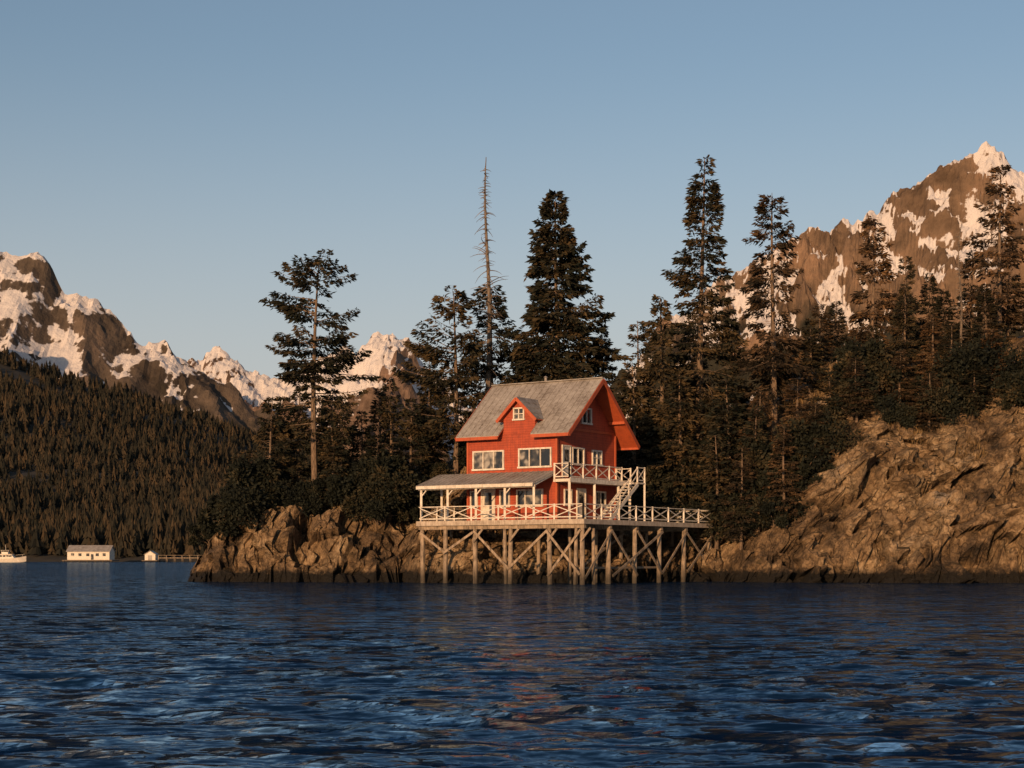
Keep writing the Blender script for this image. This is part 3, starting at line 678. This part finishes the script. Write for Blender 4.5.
# ------------------------------------------------------------------ far shore hill and forest
def hill_h(x,y):
    sh=645+25*vn(x/120,0,0,4)
    top=np.interp(x,[-1500,-900,-480,-360,-245,-150,-60,100,900,1500],[260,230,185,148,108,80,60,45,60,80])
    t=np.clip((y-sh)/(1500-sh),-0.2,1)
    back=np.clip((y-1500)/900,0,1)
    h=top*np.power(np.maximum(t,0),1.15)*(1-0.5*back)+16*fbm(x/130,y/160,0,6,4)*np.clip(t*4,0,1)+2.0*sstep(-0.01,0.02,t)
    return np.where(t<0,t*30,h)
def build_hill():
    x=np.linspace(-1500,1500,240);y=np.concatenate([np.linspace(600,720,25),np.linspace(725,2400,90)])
    X,Y=np.meshgrid(x,y);Z=hill_h(X,Y)
    link(bpy.data.objects.new('far_shore_hillside',np_mesh('far_shore_hillside',np.stack([X.ravel(),Y.ravel(),Z.ravel()],1),grid_faces(len(y),len(x)),M['floor'],smooth=True)))
    rg=np.random.RandomState(8);n=34000
    y=650+900*rg.rand(n)**0.95;x=(-0.62+0.75*rg.rand(n))*y
    keep=(rg.rand(n)<np.where(x/y>-0.04,0.25,1.0))&(fbm(x/60,y/60,0,23,3)>-0.55);x=x[keep];y=y[keep]
    ex=np.arange(-600,-90,3.2);ex=ex+rg.randn(len(ex))*2;x=np.concatenate([x,ex]);y=np.concatenate([y,668+8*rg.rand(len(ex))+25*vn(ex/120,0,0,4)])
    z=hill_h(x,y);ok=z>1.2;x,y,z=x[ok],y[ok],z[ok];n=len(x)
    H=(4.5+8.5*rg.rand(n)**1.6)*(1+0.3*vn(x/40,y/40,0,2));R=H*(0.19+0.12*rg.rand(n))
    Vs=[];Fs=[];off=0;k=5;tn=rg.rand(n)
    tiers=4
    for t in range(tiers):
        zb=H*(0.06+0.22*t);zt=np.minimum(zb+H*0.40,H) if t<tiers-1 else H;rb=R*(1-t/tiers*0.86)
        ap=np.stack([x+rg.randn(n)*.05,y,z+zt],1)
        ring=[]
        a0=rg.rand(n)*6.28
        for q in range(k*2):
            a=a0+q*math.pi/k;rq=rb*(0.6+0.8*rg.rand(n))*(1.0 if q%2==0 else 0.5);ring.append(np.stack([x+rq*np.cos(a),y+rq*np.sin(a),z+zb-(0.08*H*rg.rand(n) if q%2==0 else -0.03*H)],1))
        V=np.stack([ap]+ring,1)
        base=np.arange(n)[:,None]*(2*k+1)
        F=np.concatenate([np.stack([base[:,0],base[:,0]+1+q,base[:,0]+1+(q+1)%(2*k)],1) for q in range(2*k)])
        Vs.append(V.reshape(-1,3));Fs.append(F+off);off+=n*(2*k+1)
    F=np.concatenate(Fs);tint=np.tile(tn,tiers*2*k);tint=np.clip(tint+0.3*(rg.rand(len(tint))-.5),0,1)
    me=np_mesh('distant_conifer_forest',np.concatenate(Vs),F,M['forest'],fattr={'tint':tint});link(bpy.data.objects.new('distant_conifer_forest',me))
build_hill()

# ------------------------------------------------------------------ mountains
def mountain(name,prof,yr,yf,yb,seed,x0,x1,nx,ny,mat,snowb,gs=260.,carve=0.30,rough=0.05,snowline=0.5,bias=0.0,crest=0.03,fine=0.03,strk=0.45):
    x=np.linspace(x0,x1,nx);y=np.linspace(yf,yb,ny)
    X,Y=np.meshgrid(x,y)
    px=[a for a,b in prof];pz_=[b for a,b in prof]
    YR=yr+200*vn(X/500,0.5,0,seed)
    sc=YR/yr
    Rr=np.interp(X/sc,px,pz_)*sc
    Rr=Rr+Rr*crest*fbm(X/90,Y/160,0,seed+3,5,0.6)
    t=np.where(Y<YR,(Y-yf)/(YR-yf),1-(Y-YR)/(yb-YR));t=np.clip(t,0,1)
    wx=X+110*fbm(X/330,Y/330,0,seed+8,4)+0.25*(Y-YR)
    g=ridged(wx/gs,Y/(gs*1.9),0,seed+5,5,0.5);g=(g-0.3)/0.6
    g2=ridged(wx/(gs*.4)+3,Y/(gs*.6),0,seed+15,5,0.55)
    env=np.power(t,0.9)*(1-np.power(t,4))
    Z=Rr*np.power(t,1.25)
    Z=Z-Rr.max()*carve*(1-np.clip(g,0,1.1))*env*(0.5+0.5*t)*1.25+Rr.max()*rough*(g2-0.6)*np.sqrt(t)*1.3
    Z=Z+Rr*fine*fbm(X/45,Y/45,0,seed+33,4,0.6)*t
    alt=Z/ max(pz_)
    snow=0.5+ (1-np.clip(g,0,1))*0.55-0.22+ (0.6-g2)*0.35+(alt-snowline)*snowb +strk*fbm(wx/150,Y/420,0,seed+44,4)+bias
    gy,gx=np.gradient(Z,y,x);sl=np.sqrt(gx**2+gy**2)
    snow=snow-0.30*np.clip(sl-0.75,-0.6,1.5)
    link(bpy.data.objects.new(name,np_mesh(name,np.stack([X.ravel(),Y.ravel(),Z.ravel()],1),grid_faces(ny,nx),mat,smooth=False,vattr={'snow':snow.ravel(),'alt':alt.ravel()})))
m1=m_mount('mountain_rock_west',(0.085,0.066,0.052),0.42);m2=m_mount('mountain_rock_far',(0.14,0.095,0.07),0.30);m3=m_mount('mountain_rock_east',(0.15,0.10,0.066),0.50)
mountain('snowy_mountain',[(-2600,500),(-1900,560),(-1448,560),(-1251,640),(-1120,668),(-1037,660),(-989,598),(-912,576),(-836,510),(-759,478),(-704,443),(-650,400),(-573,350),(-464,285),(-332,200),(-200,100),(0,40)],3500,1900,4700,11,-2600,200,420,260,m1,1.0,carve=0.38,snowline=0.70,bias=-0.25,strk=0.6)
mountain('snowy_mountain_range',[(-2600,700),(-1470,643),(-1288,838),(-1206,867),(-1125,826),(-1024,786),(-922,745),(-820,798),(-699,867),(-600,905),(-557,940),(-500,915),(-435,904),(-353,814),(-252,704),(-89,603),(195,481),(520,359),(900,300)],6500,4300,8200,27,-2600,900,520,260,m2,0.9,carve=0.32,snowline=0.50,bias=-0.16,strk=0.6)
mountain('snowy_mountain',[(-100,60),(96,218),(216,374),(296,478),(376,538),(476,594),(576,648),(676,682),(776,742),(856,778),(946,818),(1024,802),(1176,740),(1476,600),(2300,500)],3200,1900,4400,38,-100,2300,560,320,m3,0.7,gs=120.,carve=0.20,rough=0.05,snowline=0.66,bias=-0.10,crest=0.02,fine=0.018,strk=0.75)

# ------------------------------------------------------------------ far shore buildings, boat, pier
def I(a,b,z): return Vector((a,b,z))
bh=empty('white_boathouse',(-161,612,0))
w=Part();w.poly([I(-8,-4,0.9),I(-8,4,0.9),I(-8,4,4.1),I(-8,0,6.2),I(-8,-4,4.1)],[I(8,-4,0.9),I(8,4,0.9),I(8,4,4.1),I(8,0,6.2),I(8,-4,4.1)]);w.make('walls',M['white'],bh)
w=Part()
for s in(-1,1): w.hexa([I(-8.4,s*4.5,3.95),I(8.4,s*4.5,3.95),I(8.4,0,6.3),I(-8.4,0,6.3),I(-8.4,s*4.5,4.1),I(8.4,s*4.5,4.1),I(8.4,0,6.5),I(-8.4,0,6.5)])
w.make('roof',M['roof'],bh)
w=Part()
for a in (-6,-3.2,-0.2,3.4,6): w.box(a-0.6,a+0.6,-4.06,-4.01,2.3,3.4,I)
w.box(1.0,2.0,-4.06,-4.01,1.0,3.1,I);w.make('windows_and_door',M['glass'],bh)
w=Part();w.box(-9.5,9.5,-6,5,0.45,0.85,I)
for a in range(-9,10,3): w.cyl(I(a,-5.6,-1),I(a,-5.6,0.45),0.2,0.2)
w.make('dock_platform',M['pile'],bh)
sd=empty('boat_shed',(-138,612,0))
w=Part();w.poly([I(-2,-2,0.8),I(2,-2,0.8),I(2,-2,2.9),I(0,-2,4.2),I(-2,-2,2.9)],[I(-2,3,0.8),I(2,3,0.8),I(2,3,2.9),I(0,3,4.2),I(-2,3,2.9)]);w.make('walls',M['white'],sd)
w=Part()
for s in(-1,1): w.hexa([I(s*2.4,-2.3,2.75),I(0,-2.3,4.25),I(0,3.3,4.25),I(s*2.4,3.3,2.75),I(s*2.4,-2.3,2.9),I(0,-2.3,4.4),I(0,3.3,4.4),I(s*2.4,3.3,2.9)])
w.box(-0.8,0.8,-2.06,-2.01,0.8,2.6,I);w.make('roof_and_door',M['roof'],sd)
w=Part();w.box(-3,3,-3,4,0.4,0.78,I);w.make('platform',M['pile'],sd)
pe=empty('wooden_pier',(-128,612,0))
w=Part();w.box(-7,14,-1.2,1.2,1.5,1.75,I)
for a in range(-7,15,3):
    for s in(-1,1): w.cyl(I(a,s,-1.5),I(a,s,2.7 if s<0 else 1.5),0.16,0.14)
w.beam(I(-7,-1,2.65),I(14,-1,2.65),0.1);w.make('pier_timbers',M['pile'],pe)
bt=empty('motor_boat',(-181,575,0));bt.scale=(1.15,1.15,1.15)
st_=[(-5.0,0.9,0.0,1.25),(-4.6,1.45,-0.3,1.2),(-2,1.7,-0.4,1.15),(1.5,1.65,-0.4,1.3),(3.8,1.1,-0.3,1.6),(5.0,0.45,0.1,1.9),(5.6,0.05,0.8,2.05)]
V=[];F=[]
for (a,b,z0_,z1_) in st_:
    V+=[(a,-b,z1_),(a,-b*0.75,z0_*0.3+0.15),(a,0,z0_),(a,b*0.75,z0_*0.3+0.15),(a,b,z1_)]
for i in range(len(st_)-1):
    for k in range(4): F.append((i*5+k,i*5+k+1,i*5+5+k+1,i*5+5+k))
    F.append((i*5+4,i*5,i*5+5,i*5+9))
F.append((0,1,2,3,4))
h=Part();h.v=V;h.f=F;h.make('hull',M['white'],bt)
w=Part();w.poly([I(-2.6,-1.2,1.1),I(2.2,-1.1,1.3),I(2.2,1.1,1.3),I(-2.6,1.2,1.1)],[I(-2.4,-1.1,2.5),I(1.2,-0.95,2.5),I(1.2,0.95,2.5),I(-2.4,1.1,2.5)])
w.box(-2.8,1.6,-1.25,1.25,2.5,2.62,I);w.box(-1.9,0.1,-0.8,0.8,2.62,3.3,I);w.box(-2.1,0.5,-0.95,0.95,3.75,3.83,I)
for a in (-1.9,0.3):
    for s in(-.8,.8): w.beam(I(a,s,3.3),I(a,s,3.75),0.06)
w.beam(I(-0.8,0,3.8),I(-0.9,0,5.6),0.07);w.beam(I(4.6,-.5,1.9),I(4.6,-.5,2.5),0.05);w.beam(I(2.6,-1.1,2.3),I(5.2,-.3,2.6),0.05)
w.make('cabin',M['white'],bt)
w=Part()
for a in (-2.0,-1.0,0.0,0.9): w.box(a-0.35,a+0.35,-1.22,-1.17,1.75,2.3,I)
w.make('cabin_windows',M['glass'],bt)

# ------------------------------------------------------------------ light, sky, camera
EL=math.radians(8.5);AZ=math.radians(202)
sd_=Vector((math.sin(AZ)*math.cos(EL),math.cos(AZ)*math.cos(EL),math.sin(EL)))
sun=bpy.data.lights.new('sun','SUN');sun.energy=5.0;sun.angle=math.radians(0.5);sun.color=(1.0,0.60,0.30)
so=bpy.data.objects.new('sun',sun);so.rotation_euler=sd_.to_track_quat('Z','Y').to_euler();so.location=(-30,-60,60);link(so)
W=bpy.data.worlds.new('World');SC.world=W;W.use_nodes=True;nt=W.node_tree
bg=nt.nodes['Background'];sk=nt.nodes.new('ShaderNodeTexSky');sk.sky_type='NISHITA';sk.sun_disc=False
sk.sun_elevation=EL;sk.sun_rotation=AZ;sk.air_density=1.0;sk.dust_density=1.4;sk.ozone_density=2.0;sk.altitude=0
hs=nt.nodes.new('ShaderNodeHueSaturation');hs.inputs['Saturation'].default_value=0.86
nt.links.new(sk.outputs[0],hs.inputs['Color'])
tc=nt.nodes.new('ShaderNodeTexCoord');sp=nt.nodes.new('ShaderNodeSeparateXYZ');nt.links.new(tc.outputs['Generated'],sp.inputs[0])
mr=nt.nodes.new('ShaderNodeMapRange');mr.inputs[1].default_value=0.0;mr.inputs[2].default_value=0.32;mr.inputs[3].default_value=0.85;mr.inputs[4].default_value=0.0;mr.interpolation_type='SMOOTHSTEP';nt.links.new(sp.outputs[2],mr.inputs[0])
mx=nt.nodes.new('ShaderNodeMix');mx.data_type='RGBA';nt.links.new(mr.outputs[0],mx.inputs[0]);nt.links.new(hs.outputs[0],mx.inputs[6]);mx.inputs[7].default_value=(4.35,4.1,4.05,1)
nt.links.new(mx.outputs[2],bg.inputs[0]);bg.inputs[1].default_value=0.130
cam=bpy.data.cameras.new('camera');co=bpy.data.objects.new('camera',cam);co.location=(0,0,1.6);co.rotation_euler=(math.radians(90),0,0)
cam.lens=56.25;cam.sensor_width=36;cam.shift_y=174/1024;cam.clip_end=20000;cam.clip_start=0.5;link(co);SC.camera=co
SC.view_settings.view_transform='Standard';SC.view_settings.look='None';SC.view_settings.exposure=0
